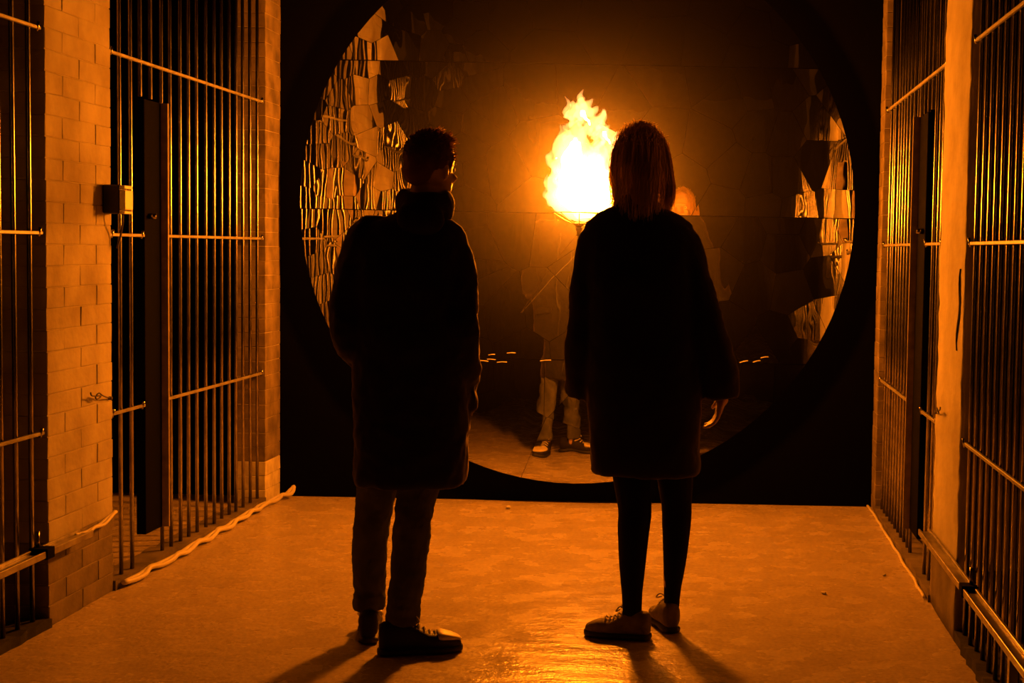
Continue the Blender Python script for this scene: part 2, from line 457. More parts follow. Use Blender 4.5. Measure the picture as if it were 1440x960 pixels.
def hook(loc, sx, label):
    t = empty('wire_hook', loc)
    p = [(0, .16, -.025), (sx * .015, .08, -.012), (sx * .02, .03, .0), (sx * .025, -.01, .012), (sx * .02, -.03, .0), (sx * .015, -.005, -.012), (sx * .02, .02, -.002), (sx * .02, -.06, .006), (sx * .02, -.075, .02)]
    MB().tube(p, .0028, 6, 5).build('wire', M['wire'], t, smooth=True)
    MB().tube([(-.01 * sx, .16, -.025), (.006 * sx, .16, -.025)], .007, 8).build('nail', M['wire'], t, smooth=True)
    tag(t, label, 'hook')
hook((XL + .004, 5.70, .80), 1, 'bent dark wire hook on the brick pillar')
hook((XR - .004, 5.75, .80), -1, 'bent dark wire hook on the crack-marked pillar')
# long dark crack / peeled strip on the right pillar
rr = random.Random(3); cr = []
for i in range(11):
    z = 1.33 - .30 * (1 - i / 10) + .02; w = .018 * math.sin(math.pi * (i + .5) / 11) + .003
    yc = 5.47 + .02 * math.sin(i * .9) - .004 * i
    cr.append([Vector((0, yc - w - 5.47, z)), Vector((0, yc + w - 5.47, z)), Vector((-.004, yc + w * .6 - 5.47, z)), Vector((-.004, yc - w * .6 - 5.47, z))])
t = MB().loft(cr).build('peeled_strip', M['darkplate']); t.location = (XR, 5.47, 0)
tag(t, 'dark peeled strip on the right-hand pillar face', 'strip')
def chip(loc, s, seed, label):
    rr = random.Random(seed); b = MB().ell((0, 0, s * .35), (s, s * .7, s * .4), 7, 5)
    b.v = [tuple(Vector(v) * rr.uniform(.8, 1.15)) for v in b.v]
    zmin = min(v[2] for v in b.v); b.v = [(v[0], v[1], v[2] - zmin) for v in b.v]
    o = b.build('rubble_chip', M['stone']); o.location = (*loc, 0); o.rotation_euler = (0, 0, rr.uniform(0, 6)); tag(o, label, 'rubble')
chip((-1.06, 7.93), .022, 1, 'pale rubble chip on the floor below the mirror')
chip((.49, 6.06), .016, 2, 'small rubble chip on open floor right of the woman')
chip((.78, 6.43), .013, 3, 'tiny rubble chip near the foot of the right-hand bars')

# ------------------------------------------------------------------ round broken mirror
MC = Vector((-0.727, 8.10, 1.615)); MR = 1.50
def mirror_mat():
    m = bpy.data.materials.new('wavy_mirror'); m.use_nodes = True; nt = m.node_tree; b = nt.nodes['Principled BSDF']
    b.inputs['Base Color'].default_value = (.80, .80, .80, 1); b.inputs['Metallic'].default_value = 1; b.inputs['Roughness'].default_value = .012
    tc = nt.nodes.new('ShaderNodeTexCoord'); oi = nt.nodes.new('ShaderNodeObjectInfo')
    mp = nt.nodes.new('ShaderNodeMapping'); mp.inputs['Scale'].default_value = (1.0, 1.0, .45)
    cx = nt.nodes.new('ShaderNodeCombineXYZ'); ml = nt.nodes.new('ShaderNodeMath'); ml.operation = 'MULTIPLY'; ml.inputs[1].default_value = 37.0
    nt.links.new(oi.outputs['Random'], ml.inputs[0]); nt.links.new(ml.outputs[0], cx.inputs[1])
    nt.links.new(tc.outputs['Object'], mp.inputs['Vector']); nt.links.new(cx.outputs[0], mp.inputs['Location'])
    n = nt.nodes.new('ShaderNodeTexNoise'); n.inputs['Scale'].default_value = 6; n.inputs['Detail'].default_value = 1.5
    nt.links.new(mp.outputs[0], n.inputs['Vector'])
    bp = nt.nodes.new('ShaderNodeBump'); bp.inputs['Strength'].default_value = 1; bp.inputs['Distance'].default_value = .0014
    nt.links.new(n.outputs['Fac'], bp.inputs['Height']); nt.links.new(bp.outputs[0], b.inputs['Normal'])
    return m
M['mirror'] = mirror_mat()
M['foil_edge'] = mat('lifted_foil_edge', (.75, .73, .70), .35, metal=.6)

def clip(poly, n, d):
    """keep the part of poly with dot(p, n) <= d"""
    out = []
    for i in range(len(poly)):
        a, c = poly[i], poly[(i + 1) % len(poly)]
        da, dc = a[0] * n[0] + a[1] * n[1] - d, c[0] * n[0] + c[1] * n[1] - d
        if da <= 0: out.append(a)
        if (da < 0 < dc) or (dc < 0 < da):
            t_ = da / (da - dc); out.append((a[0] + (c[0] - a[0]) * t_, a[1] + (c[1] - a[1]) * t_))
    return out
def area(p): return .5 * sum(p[i][0] * p[(i + 1) % len(p)][1] - p[(i + 1) % len(p)][0] * p[i][1] for i in range(len(p)))

mir = empty('round_mirror', (MC.x, MC.y, 0))
ring0 = [Vector((MR * 1.004 * math.cos(2 * math.pi * i / 96), .020, MC.z + MR * 1.004 * math.sin(2 * math.pi * i / 96))) for i in range(96)]
ring1 = [Vector((p.x, .095, p.z)) for p in ring0]
MB().loft([ring0, ring1]).build('backing_disc', M['black'], mir)
rm = random.Random(21)
SEAMS = [-1.6, .790 - MC.z, 1.585 - MC.z, 2.385 - MC.z, 1.6]
def spacing(x, z):
    if z < -.86: return .42
    if x < -.55 and z > -.85: return .13
    if x > .75: return .19
    return .30
seeds = []
for s0, s1 in zip(SEAMS, SEAMS[1:]):
    got = []
    tries = 0
    while tries < 2600:
        tries += 1
        x = rm.uniform(-MR, MR); z = rm.uniform(s0, s1)
        if math.hypot(x, z) > MR * 1.02: continue
        s = spacing(x, z)
        if all(math.hypot((x - a) * 1.25, z - c) > (s if True else 0) * .9 for a, c in got): got.append((x, z))
    seeds.append((s0, s1, got))
circle = [(MR * math.cos(2 * math.pi * i / 96), MR * math.sin(2 * math.pi * i / 96)) for i in range(96)]
npane = 0
for s0, s1, got in seeds:
    for i, (x, z) in enumerate(got):
        p = clip(circle, (0, -1), -(s0 + .0025)); p = clip(p, (0, 1), s1 - .0025)
        for j, (a, c) in enumerate(got):
            if i == j or math.hypot(a - x, c - z) > 1.6: continue
            nx, nz_ = a - x, c - z; L = math.hypot(nx, nz_); nx /= L; nz_ /= L
            p = clip(p, (nx, nz_), nx * (x + a) / 2 + nz_ * (z + c) / 2 - .0011)
            if len(p) < 3: break
        if len(p) < 3 or abs(area(p)) < .0006: continue
        q = [p[0]]
        for u in p[1:]:
            if math.hypot(u[0] - q[-1][0], u[1] - q[-1][1]) > .002: q.append(u)
        p = q
        if len(p) < 3: continue
        gx = sum(u[0] for u in p) / len(p); gz = sum(u[1] for u in p) / len(p)
        if z < -.80: tx, tz = rm.gauss(0, .0012), .022 + rm.gauss(0, .001)
        elif x > .75: tx, tz = rm.gauss(0, .018), rm.gauss(0, .010)
        elif x < -.55: tx, tz = rm.gauss(0, .015), rm.gauss(0, .017)
        else: tx, tz = rm.gauss(0, .010), rm.gauss(0, .010)
        fr = [Vector((u[0], .004 + tx * (u[0] - gx) + tz * (u[1] - gz), u[1] + MC.z)) for u in p]
        bk = [Vector((v.x, .0195, v.z)) for v in fr]
        MB().loft([fr, bk]).build('mirror_pane', M['mirror'], mir); npane += 1
# lifted foil edges along the lower seam
for k in range(34):
    x = rm.uniform(-1.0, 1.22)
    z = .79 - MC.z + rm.gauss(0, .018) + .05 * max(0, x - .5) * 1.2
    if -.15 < x < .35 and rm.random() < .6: continue
    L = rm.uniform(.03, .10); a = rm.uniform(-.12, .12) + (.22 if x > .6 else 0)
    if math.hypot(x, z) > MR - .08: continue
    dx, dz = L / 2 * math.cos(a), L / 2 * math.sin(a)
    MB().tube([(x - dx, -.002, MC.z + z - dz), (x, -.006, MC.z + z + .002), (x + dx, -.002, MC.z + z + dz)], .0022, 6, 2).build('foil_edge', M['foil_edge'], mir)
tag(mir, 'huge round mirror of cracked wavy mirror panes against the black end wall', 'mirror')

# ------------------------------------------------------------------ fire burner and flame
t = empty('gas_burner', (FIRE.x, FIRE.y, 1.503)); PD = 8.075 - FIRE.y
M['burner'] = mat('scorched_steel', (.30, .27, .24), .35, metal=.8, var=(.15, .12, .10), vscale=25)
n = 28
def circ(r, z, dx=0): return [Vector((dx + r * math.cos(2 * math.pi * i / n), r * math.sin(2 * math.pi * i / n), z)) for i in range(n)]
MB().loft([circ(.012, 0), circ(.026, .010), circ(.028, .022), circ(.024, .022), circ(.020, .012), circ(.008, .006)]).build('cup', M['burner'], t, smooth=True)
MB().tube([(.130 * math.cos(2 * math.pi * i / 32), .130 * math.sin(2 * math.pi * i / 32), .070) for i in range(33)], .0028, 6).build('rim_ring', M['burner'], t, smooth=True)
for i in range(8):
    a = 2 * math.pi * i / 8 + .1
    MB().tube([(.024 * math.cos(a), .024 * math.sin(a), .012), (.075 * math.cos(a), .075 * math.sin(a), .036), (.130 * math.cos(a), .130 * math.sin(a), .070)], .0024, 6).build('prong', M['burner'], t, smooth=True)
MB().loft([circ(.010, -.045), circ(.012, -.04), circ(.012, -.02), circ(.016, -.018), circ(.016, -.006), circ(.012, 0)]).build('nozzle', M['burner'], t, smooth=True)
MB().tube([(0, 0, -.036), (.02, .06, -.040), (.05, .3, -.042), (.05, PD - .02, -.042)], .010, 10, 4).build('supply_pipe', M['burner'], t, smooth=True)
fl = []
for r, y in ((.045, PD + .01), (.045, PD - .01), (.03, PD - .017)):
    fl.append([Vector((.05 + r * math.cos(2 * math.pi * i / 20), y, -.042 + r * math.sin(2 * math.pi * i / 20))) for i in range(20)])
MB().loft(fl).build('wall_flange', M['burner'], t)
MB().tube([(-.012, 0, -.04), (-.15, PD * .4, -.18), (-.37, PD + .01, -.46)], .0009, 6).build('guy_wire', M['wire'], t)
tag(t, 'scorched steel wire burner basket on a pipe in front of the mirror, under the flame', 'burner')

def flame_mat():
    m = bpy.data.materials.new('fire'); m.use_nodes = True; nt = m.node_tree
    nt.nodes.remove(nt.nodes['Principled BSDF'])
    e = nt.nodes.new('ShaderNodeEmission'); e.inputs[0].default_value = (1.0, .34, .075, 1); e.inputs[1].default_value = 70.0
    nt.links.new(e.outputs[0], nt.nodes['Material Output'].inputs['Volume'])
    return m
fb = MB(); rf = random.Random(12); FX = -.635
def blob(x, z, rx, rz, y=0.0, ry=None, tilt=0.0):
    fb.ell((x - FX, y, z), (rx, ry or rx * .9, rz), 12, 8, Matrix.Rotation(tilt, 3, 'Y'))
for a in [(-.665, 1.64, .125, .095), (-.66, 1.73, .115, .13), (-.675, 1.83, .085, .10), (-.60, 1.68, .10, .12), (-.64, 1.575, .085, .05), (-.58, 1.78, .075, .10), (-.72, 1.69, .07, .10)]: blob(*a)
def tongue(x, z, L, r, lean, y=0.0):
    P = []; Q = []
    for k in range(6):
        u = k / 5; P.append((x - FX + lean * L * u * u + .012 * math.sin(u * 7 + x * 40), y, z + L * u)); Q.append(max(.003, r * (math.sin(math.pi * min(1, .25 + u * .75))) ** .8))
    fb.tube(P, Q, 8, 2)
for x, z, L, r, lean in [(-.735, 1.80, .18, .022, .0), (-.72, 1.82, .17, .020, .1), (-.70, 1.85, .13, .028, -.1), (-.675, 1.86, .15, .03, .1), (-.645, 1.88, .13, .03, .2), (-.62, 1.84, .14, .03, .1), (-.76, 1.76, .10, .022, -.2), (-.775, 1.65, .10, .02, -.25), (-.785, 1.60, .08, .018, -.15), (-.56, 1.80, .13, .025, .3), (-.53, 1.78, .15, .02, .35), (-.51, 1.70, .20, .022, .25), (-.55, 1.85, .09, .02, .4), (-.49, 1.82, .13, .016, .25), (-.475, 1.86, .09, .014, .3)]:
    tongue(x, z, L, r, lean, rf.uniform(-.05, .05))
for x, z, L, r, lean in [(-.70, 2.015, .10, .014, -.05), (-.675, 2.00, .09, .030, .2), (-.645, 2.01, .10, .032, .3), (-.625, 2.03, .115, .018, .0), (-.605, 2.02, .085, .026, .2), (-.58, 2.00, .07, .022, .3), (-.565, 1.93, .13, .024, .35), (-.545, 1.96, .10, .022, .2), (-.59, 1.93, .09, .022, .3), (-.64, 1.985, .05, .02, .5)]:
    tongue(x, z, L, r, lean, rf.uniform(-.03, .03))
for k in range(46):
    a = rf.uniform(0, 2 * math.pi); z = rf.uniform(1.60, 1.98); w = .13 * (1 - ((z - 1.66) / .5) ** 2) if z > 1.66 else .13
    tongue(-.655 + .25 * max(0, z - 1.75) + w * math.cos(a), z, rf.uniform(.04, .09), rf.uniform(.007, .015), rf.uniform(-.2, .35), w * .9 * math.sin(a))
fl_me = remeshed(fb, 'flame', .0055, 1, [(.03, .012, 2)])
FS = 1.045
flame = link('flame', fl_me, flame_mat(), None, True); flame.location = (FIRE.x, FIRE.y, 1.4 * (1 - FS)); flame.scale = (FS,) * 3
tag(flame, 'tall bright orange flame burning in front of the round mirror', 'fire')
# the white-hot heart of the fire lights the corridor
kb = MB()
for x, z, rx, rz in [(-.665, 1.65, .085, .065), (-.66, 1.72, .080, .09), (-.672, 1.81, .055, .07), (-.61, 1.69, .07, .085), (-.64, 1.60, .060, .04), (-.60, 1.77, .045, .06), (-.655, 1.88, .032, .05), (-.625, 2.03, .018, .03), (-.585, 1.98, .014, .03)]:
    kb.ell((x - FX, 0, z), (rx, rx * .9, rz), 12, 8)
core_me = remeshed(kb, 'flame_core', .022, 2)
A_ = sum(p.area for p in core_me.polygons) * FS * FS
cm = bpy.data.materials.new('fire_core'); cm.use_nodes = True; cm.node_tree.nodes.remove(cm.node_tree.nodes['Principled BSDF'])
ce = cm.node_tree.nodes.new('ShaderNodeEmission'); ce.inputs[0].default_value = (*FIRE_COL, 1); ce.inputs[1].default_value = FIRE_W / (math.pi * A_)
cm.node_tree.links.new(ce.outputs[0], cm.node_tree.nodes['Material Output'].inputs['Surface'])
co = link('flame_core', core_me, cm, flame, True); co['label'] = 'white-hot heart of the flame'
print('core', len(core_me.polygons), A_)

# ------------------------------------------------------------------ people
M['skin'] = mat('skin', (.50, .34, .27), .55, var=(.44, .29, .23), vscale=20)
M['coat'] = mat('black_wool', (.012, .011, .013), .85, spec=.25, bump=.4, bscale=120, bdist=.002)
M['coat2'] = mat('dark_felt', (.012, .011, .012), .9, spec=.2, bump=.4, bscale=150, bdist=.002)
M['jeans'] = mat('washed_denim', (.10, .10, .11), .9, spec=.1, var=(.06, .06, .07), vscale=12, bump=.4, bscale=90, bdist=.003)
M['tights'] = mat('black_tights', (.006, .006, .006), .8, spec=.1)
M['canvas'] = mat('tan_canvas', (.20, .16, .11), .8, spec=.2, var=(.12, .10, .07), vscale=30, bump=.2, bscale=120)
M['leather'] = mat('dark_leather', (.02, .017, .015), .6, spec=.2)
M['toe'] = mat('pale_toe_leather', (.60, .54, .42), .5)
M['sole_dark'] = mat('dark_rubber', (.02, .02, .02), .6)
M['lace'] = mat('laces', (.55, .50, .42), .7)
M['eye'] = mat('eye_white', (.75, .73, .70), .25)
M['iris'] = mat('iris', (.05, .03, .02), .2)
M['zip'] = mat('dark_zip', (.02, .02, .02), .6)
for k in ('coat', 'coat2'):
    bs = M[k].node_tree.nodes['Principled BSDF']; bs.inputs['Sheen Weight'].default_value = .22; bs.inputs['Sheen Roughness'].default_value = .35; bs.inputs['Sheen Tint'].default_value = (1, .75, .7, 1)
def hair_mat(name, col):
    m = bpy.data.materials.new(name); m.use_nodes = True; nt = m.node_tree; b = nt.nodes['Principled BSDF']
    b.inputs['Base Color'].default_value = (*col, 1); b.inputs['Roughness'].default_value = .4
    tr = nt.nodes.new('ShaderNodeBsdfTranslucent'); tr.inputs[0].default_value = (*[min(1, c * 2.2) for c in col], 1)
    mx = nt.nodes.new('ShaderNodeMixShader'); mx.inputs[0].default_value = .72
    nt.links.new(b.outputs[0], mx.inputs[1]); nt.links.new(tr.outputs[0], mx.inputs[2])
    nt.links.new(mx.outputs[0], nt.nodes['Material Output'].inputs['Surface'])
    return m
M['hair_m'] = hair_mat('brown_hair', (.20, .13, .08))
M['hair_w'] = hair_mat('fair_hair', (.50, .37, .23))

def head_shape(b, c, rot, s=1.0):
    """head about 0.23 m tall, centre c at eye height, facing +Y before rot"""
    def E(p, r, rt=None):
        q = rot @ Vector(p) * s; b.ell(Vector(c) + q, tuple(x * s for x in r), 16, 10, rot if rt is None else rot @ rt)
    E((0, -.008, .018), (.074, .094, .097)); E((0, .022, -.045), (.060, .068, .070)); E((0, .058, -.088), (.028, .026, .022))
    E((-.042, .02, -.070), (.018, .040, .026)); E((.042, .02, -.070), (.018, .040, .026))
    E((0, .076, .022), (.050, .016, .011))                       # brow
    E((-.036, .068, -.028), (.022, .018, .016)); E((.036, .068, -.028), (.022, .018, .016))   # cheeks
    b.tube([Vector(c) + rot @ Vector(p) * s for p in ((0, .082, .010), (0, .096, -.012), (0, .108, -.032))], [.008 * s, .010 * s, .012 * s], 8, 2, True)
    E((-.012, .095, -.036), (.009, .009, .007)); E((.012, .095, -.036), (.009, .009, .007))
    E((0, .086, -.060), (.024, .010, .0055)); E((0, .084, -.069), (.021, .010, .0065))       # lips
    for sx in (-1, 1):
        E((sx * .070, -.006, -.012), (.008, .018, .030), Matrix.Rotation(sx * .35, 3, 'Z'))
def eyes(parent, c, rot, s=1.0):
    for sx in (-1, 1):
        p = Vector(c) + rot @ Vector((sx * .032, .074, .001)) * s
        o = MB().ell(p, (.0125 * s,) * 3, 14, 10).build('eye', M['eye'], parent, True)
        MB().ell(p + rot @ Vector((0, .0085, 0)) * s, (.0062 * s, .0045 * s, .0062 * s), 12, 8, rot).build('iris', M['iris'], o, True)
def hand_shape(b, wrist, d, nrm, side, curl=.5, s=1.0):
    """palm and five separate fingers; d: finger direction, nrm: palm normal (the side the fingers curl to), side: thumb direction"""
    w = Vector(wrist); d = Vector(d).normalized(); side = Vector(side); side = (side - d * side.dot(d)).normalized()
    nrm = d.cross(side) if d.cross(side).dot(Vector(nrm)) > 0 else -d.cross(side)
    rot = Matrix((side, nrm, d)).transposed()
    b.ell(w + d * .045 * s, (.040 * s, .016 * s, .052 * s), 14, 8, rot)
    b.tube([w - d * .03 * s, w + d * .02 * s], [.026 * s, .027 * s], 12, 1, True)
    for k, (o, L) in enumerate(((.031, .074), (.0105, .082), (-.0105, .077), (-.031, .060))):
        p = w + d * .078 * s + side * o * s; dirv = d.copy(); P = [p - d * .02 * s, p]
        for u, fr in enumerate((.45, .32, .25)):
            a = curl * (.55 + .5 * u); dirv = (dirv * math.cos(a * .8) + nrm * math.sin(a * .8)).normalized()
            p = p + dirv * L * fr * s; P.append(p)
        b.tube(P, [.0098 * s, .0095 * s, .0088 * s, .0080 * s, .0066 * s], 8, 2, True)
    p = w + d * .022 * s + side * .026 * s
    q = p + (side * .8 + d * .6 + nrm * .25).normalized() * .036 * s; q2 = q + (side * .25 + d * .9 + nrm * .35).normalized() * .032 * s
    b.tube([w + d * .012 * s, p, q, q2], [.013 * s, .0125 * s, .0105 * s, .0075 * s], 8, 2, True)

def shoe(parent, ankle, heel, toe, h, mats, wedge=0.0, lace=True, cap=False, high=.0):
    """a laced shoe between heel and toe points on the floor"""
    hp, tp = Vector((*heel, 0)), Vector((*toe, 0)); L = (tp - hp).length; f = (tp - hp).normalized(); s_ = Vector((-f.y, f.x, 0))
    def ring(u, w, z0, z1, k=12, pw=2.6):
        c = hp + f * (u * L); out = []
        for i in range(k):
            a = 2 * math.pi * i / k; cc, ss = math.cos(a), math.sin(a)
            out.append(c + s_ * (w * math.copysign(abs(cc) ** (2 / pw), cc)) + Vector((0, 0, (z0 + z1) / 2 + (z1 - z0) / 2 * math.copysign(abs(ss) ** (2 / pw), ss))))
        return out
    zb = .028
    wz = lambda u: zb + wedge * max(0, 1 - u / .62) ** .9
    up = [(.0, .022, h * .92), (.05, .034, h), (.2, .037, h * 1.02), (.34, .038, h * .98), (.45, .040, h * .82), (.6, .044, h * .62), (.75, .044, .068), (.88, .037, .058), (.96, .024, .048), (1.0, .010, .040)]
    b = MB(); b.loft([ring(u, w, wz(u) - .012, z + wedge * max(0, 1 - u / .62)) for u, w, z in up])
    o = link('shoe', remeshed(b, 'shoe', .006, 3), mats[0], parent, True)
    b = MB(); b.loft([ring(u, w, 0.0, wz(u)) for u, w in ((-.02, .022), (.04, .037), (.25, .038), (.42, .036), (.6, .046), (.76, .047), (.9, .040), (.98, .025), (1.02, .008))])
    link('sole', remeshed(b, 'sole', .006, 2), mats[1], o, True)
    if cap:
        b = MB(); b.loft([ring(u, w, .044, z) for u, w, z in ((.70, .0430, .078), (.76, .0490, .0775), (.88, .0425, .067), (.965, .030, .056), (1.015, .013, .044))])
        link('toe_cap', remeshed(b, 'toe_cap', .005, 2), mats[2], o, True)
    if lace:
        for k in range(5):
            u = .40 + k * .065; z = h * (1.0 - (u - .34) * 1.5) + .004 + wedge * max(0, 1 - u / .62); z = max(z, .074); c = hp + f * (u * L) + Vector((0, 0, z))
            MB().tube([c - s_ * .026 + Vector((0, 0, -.012)), c + f * .006 + Vector((0, 0, .003)), c + s_ * .026 + Vector((0, 0, -.012))], .0034, 6, 3).build('lace', mats[3], o, True)
        c = hp + f * (.40 * L) + Vector((0, 0, h + wedge * .4 + .004))
        for sg in (-1, 1):
            MB().tube([c, c + s_ * sg * .02 + f * .01 + Vector((0, 0, .012)), c + s_ * sg * .032 + f * .02 + Vector((0, 0, -.004)), c + s_ * sg * .012 + f * .012 + Vector((0, 0, 0))], .003, 6, 3).build('lace', mats[3], o, True)
    return o

def strands(rnd, gen, count):
    b = MB()
    for k in range(count):
        P, r0 = gen(rnd, k)
        b.tube(P, [r0] * (len(P) - 1) + [r0 * .35], 4, 2)
    return b

# ---------------- the man
man = empty('person', (-1.09, 5.20, 0))
HC = Vector((.112, .02, 1.668)); HR = Matrix.Rotation(math.radians(-28), 3, 'Z') @ Matrix.Rotation(math.radians(-3), 3, 'X')
b = MB(); head_shape(b, HC, HR)
b.tube([(.10, .00, 1.60), (.085, -.01, 1.50), (.06, -.01, 1.42)], [.054, .056, .07], 14, 3)
b.loft([ering(.05, 0, 1.46, .11, .06), ering(.045, 0, 1.40, .165, .085), ering(.045, 0, 1.25, .155, .095), ering(.048, 0, 1.08, .135, .09), ering(.05, 0, .95, .15, .10), ering(.045, 0, .86, .15, .10)])
for sh, el, wr in (((-.100, 0, 1.39), (-.163, -.03, 1.11), (-.090, .035, .99)), ((.178, 0, 1.375), (.226, -.03, 1.08), (.180, .035, .95))):
    b.tube([sh, Vector(sh).lerp(Vector(el), .5), el, Vector(el).lerp(Vector(wr), .4), wr], [.050, .045, .040, .038, .027], 12, 2, True)
    hand_shape(b, wr, (.02 if sh[0] < 0 else -.02, -.01, -.12), (1 if sh[0] < 0 else -1, 0, 0), (0, 1, .3), .5)
for P in (((-.045, 0, .86), (-.062, .01, .62), (-.080, .025, .487), (-.101, .042, .258), (-.101, .035, .08)), ((.118, 0, .86), (.098, -.03, .62), (.076, -.06, .487), (.065, -.11, .26), (.055, -.142, .08))):
    b.tube(P, [.072, .060, .047, .044, .034], 12, 3, True)
b.ell((-.108, .075, .055), (.026, .085, .024), rot=Matrix.Rotation(.18, 3, 'Z')); b.ell((.10, -.143, .055), (.085, .026, .024), rot=Matrix.Rotation(.297, 3, 'Z'))
link('body', remeshed(b, 'body', .0065, 2), M['skin'], man, True)
eyes(man, HC, HR)
# hair: a swept-up top with many short locks
hb = MB()
def HP(p): return HC + HR @ Vector(p)
hb.ell(HP((0, -.014, .036)), (.082, .100, .090), 18, 12, HR); hb.ell(HP((0, .042, .098)), (.056, .052, .026), 14, 8, HR); hb.ell(HP((.0, -.075, -.015)), (.062, .035, .055), 14, 8, HR)
hm = remeshed(hb, 'hair', .006, 2, [(.02, .008, 2)])
def mlock(r, k):
    while True:
        a = r.uniform(0, 2 * math.pi); t_ = math.acos(r.uniform(-.15, 1))
        n_ = Vector((math.sin(t_) * math.cos(a), math.sin(t_) * math.sin(a), math.cos(t_)))
        if n_.y > .55 and n_.z < .55: continue
        break
    p = Vector((n_.x * .080, -.012 + n_.y * .098, .036 + n_.z * .088)); L = .007 + .012 * max(0, n_.z) + (.016 if n_.y > .2 and n_.z > .5 else 0)
    d = (n_ * .7 + Vector((.15, .35, .35)) * max(.1, n_.z) + Vector((r.uniform(-.4, .4), r.uniform(-.4, .4), r.uniform(-.3, .3)))).normalized()
    return [HP(p - n_ * .006), HP(p + d * L * .5), HP(p + d * L + Vector((0, .004, -.003)))], .0016
hs = strands(random.Random(5), mlock, 620)
ho = link('hair', hm, M['hair_m'], man, True); hs.build('hair_locks', M['hair_m'], ho, True)
# coat
cb = MB()
cb.loft([ering(*a) for a in [(.085, -.005, 1.525, .070, .065), (.075, -.005, 1.500, .100, .078), (.058, 0, 1.475, .150, .090), (.047, 0, 1.435, .195, .105), (.042, 0, 1.36, .212, .118), (.042, 0, 1.25, .205, .128), (.045, 0, 1.10, .195, .130),
    (.050, 0, .95, .200, .135), (.054, 0, .80, .202, .140), (.052, 0, .66, .198, .142), (.052, 0, .575, .196, .143), (.052, 0, .560, .188, .135)]])
for P, Q in ((((-.090, 0, 1.425), (-.130, -.005, 1.33), (-.153, -.02, 1.22), (-.160, -.035, 1.10), (-.135, .03, 1.02), (-.098, .11, .975)), (.078, .078, .071, .066, .062, .056)),
             (((.170, 0, 1.400), (.203, -.005, 1.32), (.214, -.02, 1.22), (.226, -.035, 1.09), (.228, .03, .98), (.205, .10, .90)), (.076, .076, .070, .068, .064, .060))):
    cb.tube(P, Q, 14, 3, True)
cb.ell((.215, .06, .86), (.062, .07, .07)); cb.ell((-.10, .08, .95), (.05, .06, .06))
coat = link('coat', remeshed(cb, 'coat', .010, 5, [(.10, .022, 2), (.035, .008, 1)]), M['coat'], man, True)
# bulky collar with folded hood
kb = MB()
ringp = []
for k in range(24):
    a = 2 * math.pi * k / 24
    ringp.append((.096 + .068 * math.cos(a), -.005 + .062 * math.sin(a), 1.540 + .008 * math.sin(a)))
for k in range(24):
    p = ringp[k]; kb.ell(p, (.036, .036, .052), 10, 8)
kb.ell((.095, -.085, 1.49), (.085, .042, .065), 14, 8); kb.ell((.155, .0, 1.525), (.045, .045, .048), 12, 8)
link('collar', remeshed(kb, 'collar', .008, 3, [(.05, .012, 1)]), M['coat'], coat, True)
MB().tube([(.052, .150, .60), (.05, .152, .9), (.05, .146, 1.2), (.06, .125, 1.40)], .006, 6, 4).build('zip', M['zip'], coat, True)
for x in (-.06, .16):
    MB().box(x - .055, x + .055, .128, .150, .90, .945).build('pocket_flap', M['coat'], coat, bevel=.006)
# trousers
tb = MB()
tb.loft([ering(.045, 0, .90, .150, .105), ering(.045, 0, .80, .158, .112), ering(.042, 0, .70, .150, .10), ering(.04, 0, .66, .13, .08)])
tb.tube([(-.045, 0, .80), (-.062, .01, .62), (-.080, .025, .487), (-.098, .038, .36), (-.101, .042, .258), (-.101, .040, .17), (-.101, .035, .118)], [.088, .076, .065, .062, .060, .055, .053], 16, 3)
tb.tube([(.120, 0, .80), (.098, -.03, .62), (.076, -.06, .487), (.070, -.09, .36), (.065, -.11, .26), (.056, -.13, .17), (.055, -.14, .105)], [.088, .078, .067, .064, .061, .058, .056], 16, 3)
for cx, cy, zz in ((-.101, .036, .150), (-.101, .036, .120), (.056, -.135, .150), (.056, -.139, .115)): tb.tube([(cx, cy, zz - .012), (cx, cy, zz + .012)], [.058, .060], 16, 1, False)
link('trousers', remeshed(tb, 'trousers', .008, 3, [(.05, .014, 2), (.02, .005, 1)]), M['jeans'], man, True)
SH = (M['leather'], M['sole_dark'], M['toe'], M['lace'])
shoe(man, None, (-.085, -.045), (-.135, .225), .118, SH, cap=True)
shoe(man, None, (-.018, -.180), (.250, -.098), .118, SH, cap=True)
tag(man, 'person in a dark knee-length coat with bulky collar and jeans, hands in pockets', 'person')

# ---------------- the woman
wom = empty('person', (-.24, 5.40, 0))
HC2 = Vector((-.024, .015, 1.712)); HR2 = Matrix.Rotation(math.radians(14), 3, 'Z')
b = MB(); head_shape(b, HC2, HR2, .97)
b.tube([(-.025, .0, 1.65), (-.025, -.01, 1.56), (-.02, -.01, 1.48)], [.046, .048, .062], 14, 3)
b.loft([ering(-.02, 0, 1.52, .10, .055), ering(-.018, 0, 1.46, .155, .075), ering(-.012, 0, 1.32, .145, .09), ering(-.008, 0, 1.14, .12, .08), ering(0, 0, 1.0, .15, .10), ering(.004, 0, .90, .155, .10)])
arms = (((-.175, 0, 1.44), (-.217, -.008, 1.09), (-.152, .112, .992)), ((.145, 0, 1.44), (.250, -.02, 1.10), (.292, .015, .875)))
for sh, el, wr in arms:
    b.tube([sh, Vector(sh).lerp(Vector(el), .5), el, Vector(el).lerp(Vector(wr), .4), wr], [.048, .042, .035, .034, .024], 12, 2, True)
hand_shape(b, arms[0][2], (.35, .30, -.25), (1, -.3, 0), (0, .3, 1), .6, .92)
hand_shape(b, arms[1][2], (-.22, .10, -.97), (-1, .1, -.2), (-.1, 1, 0), .55, .92)
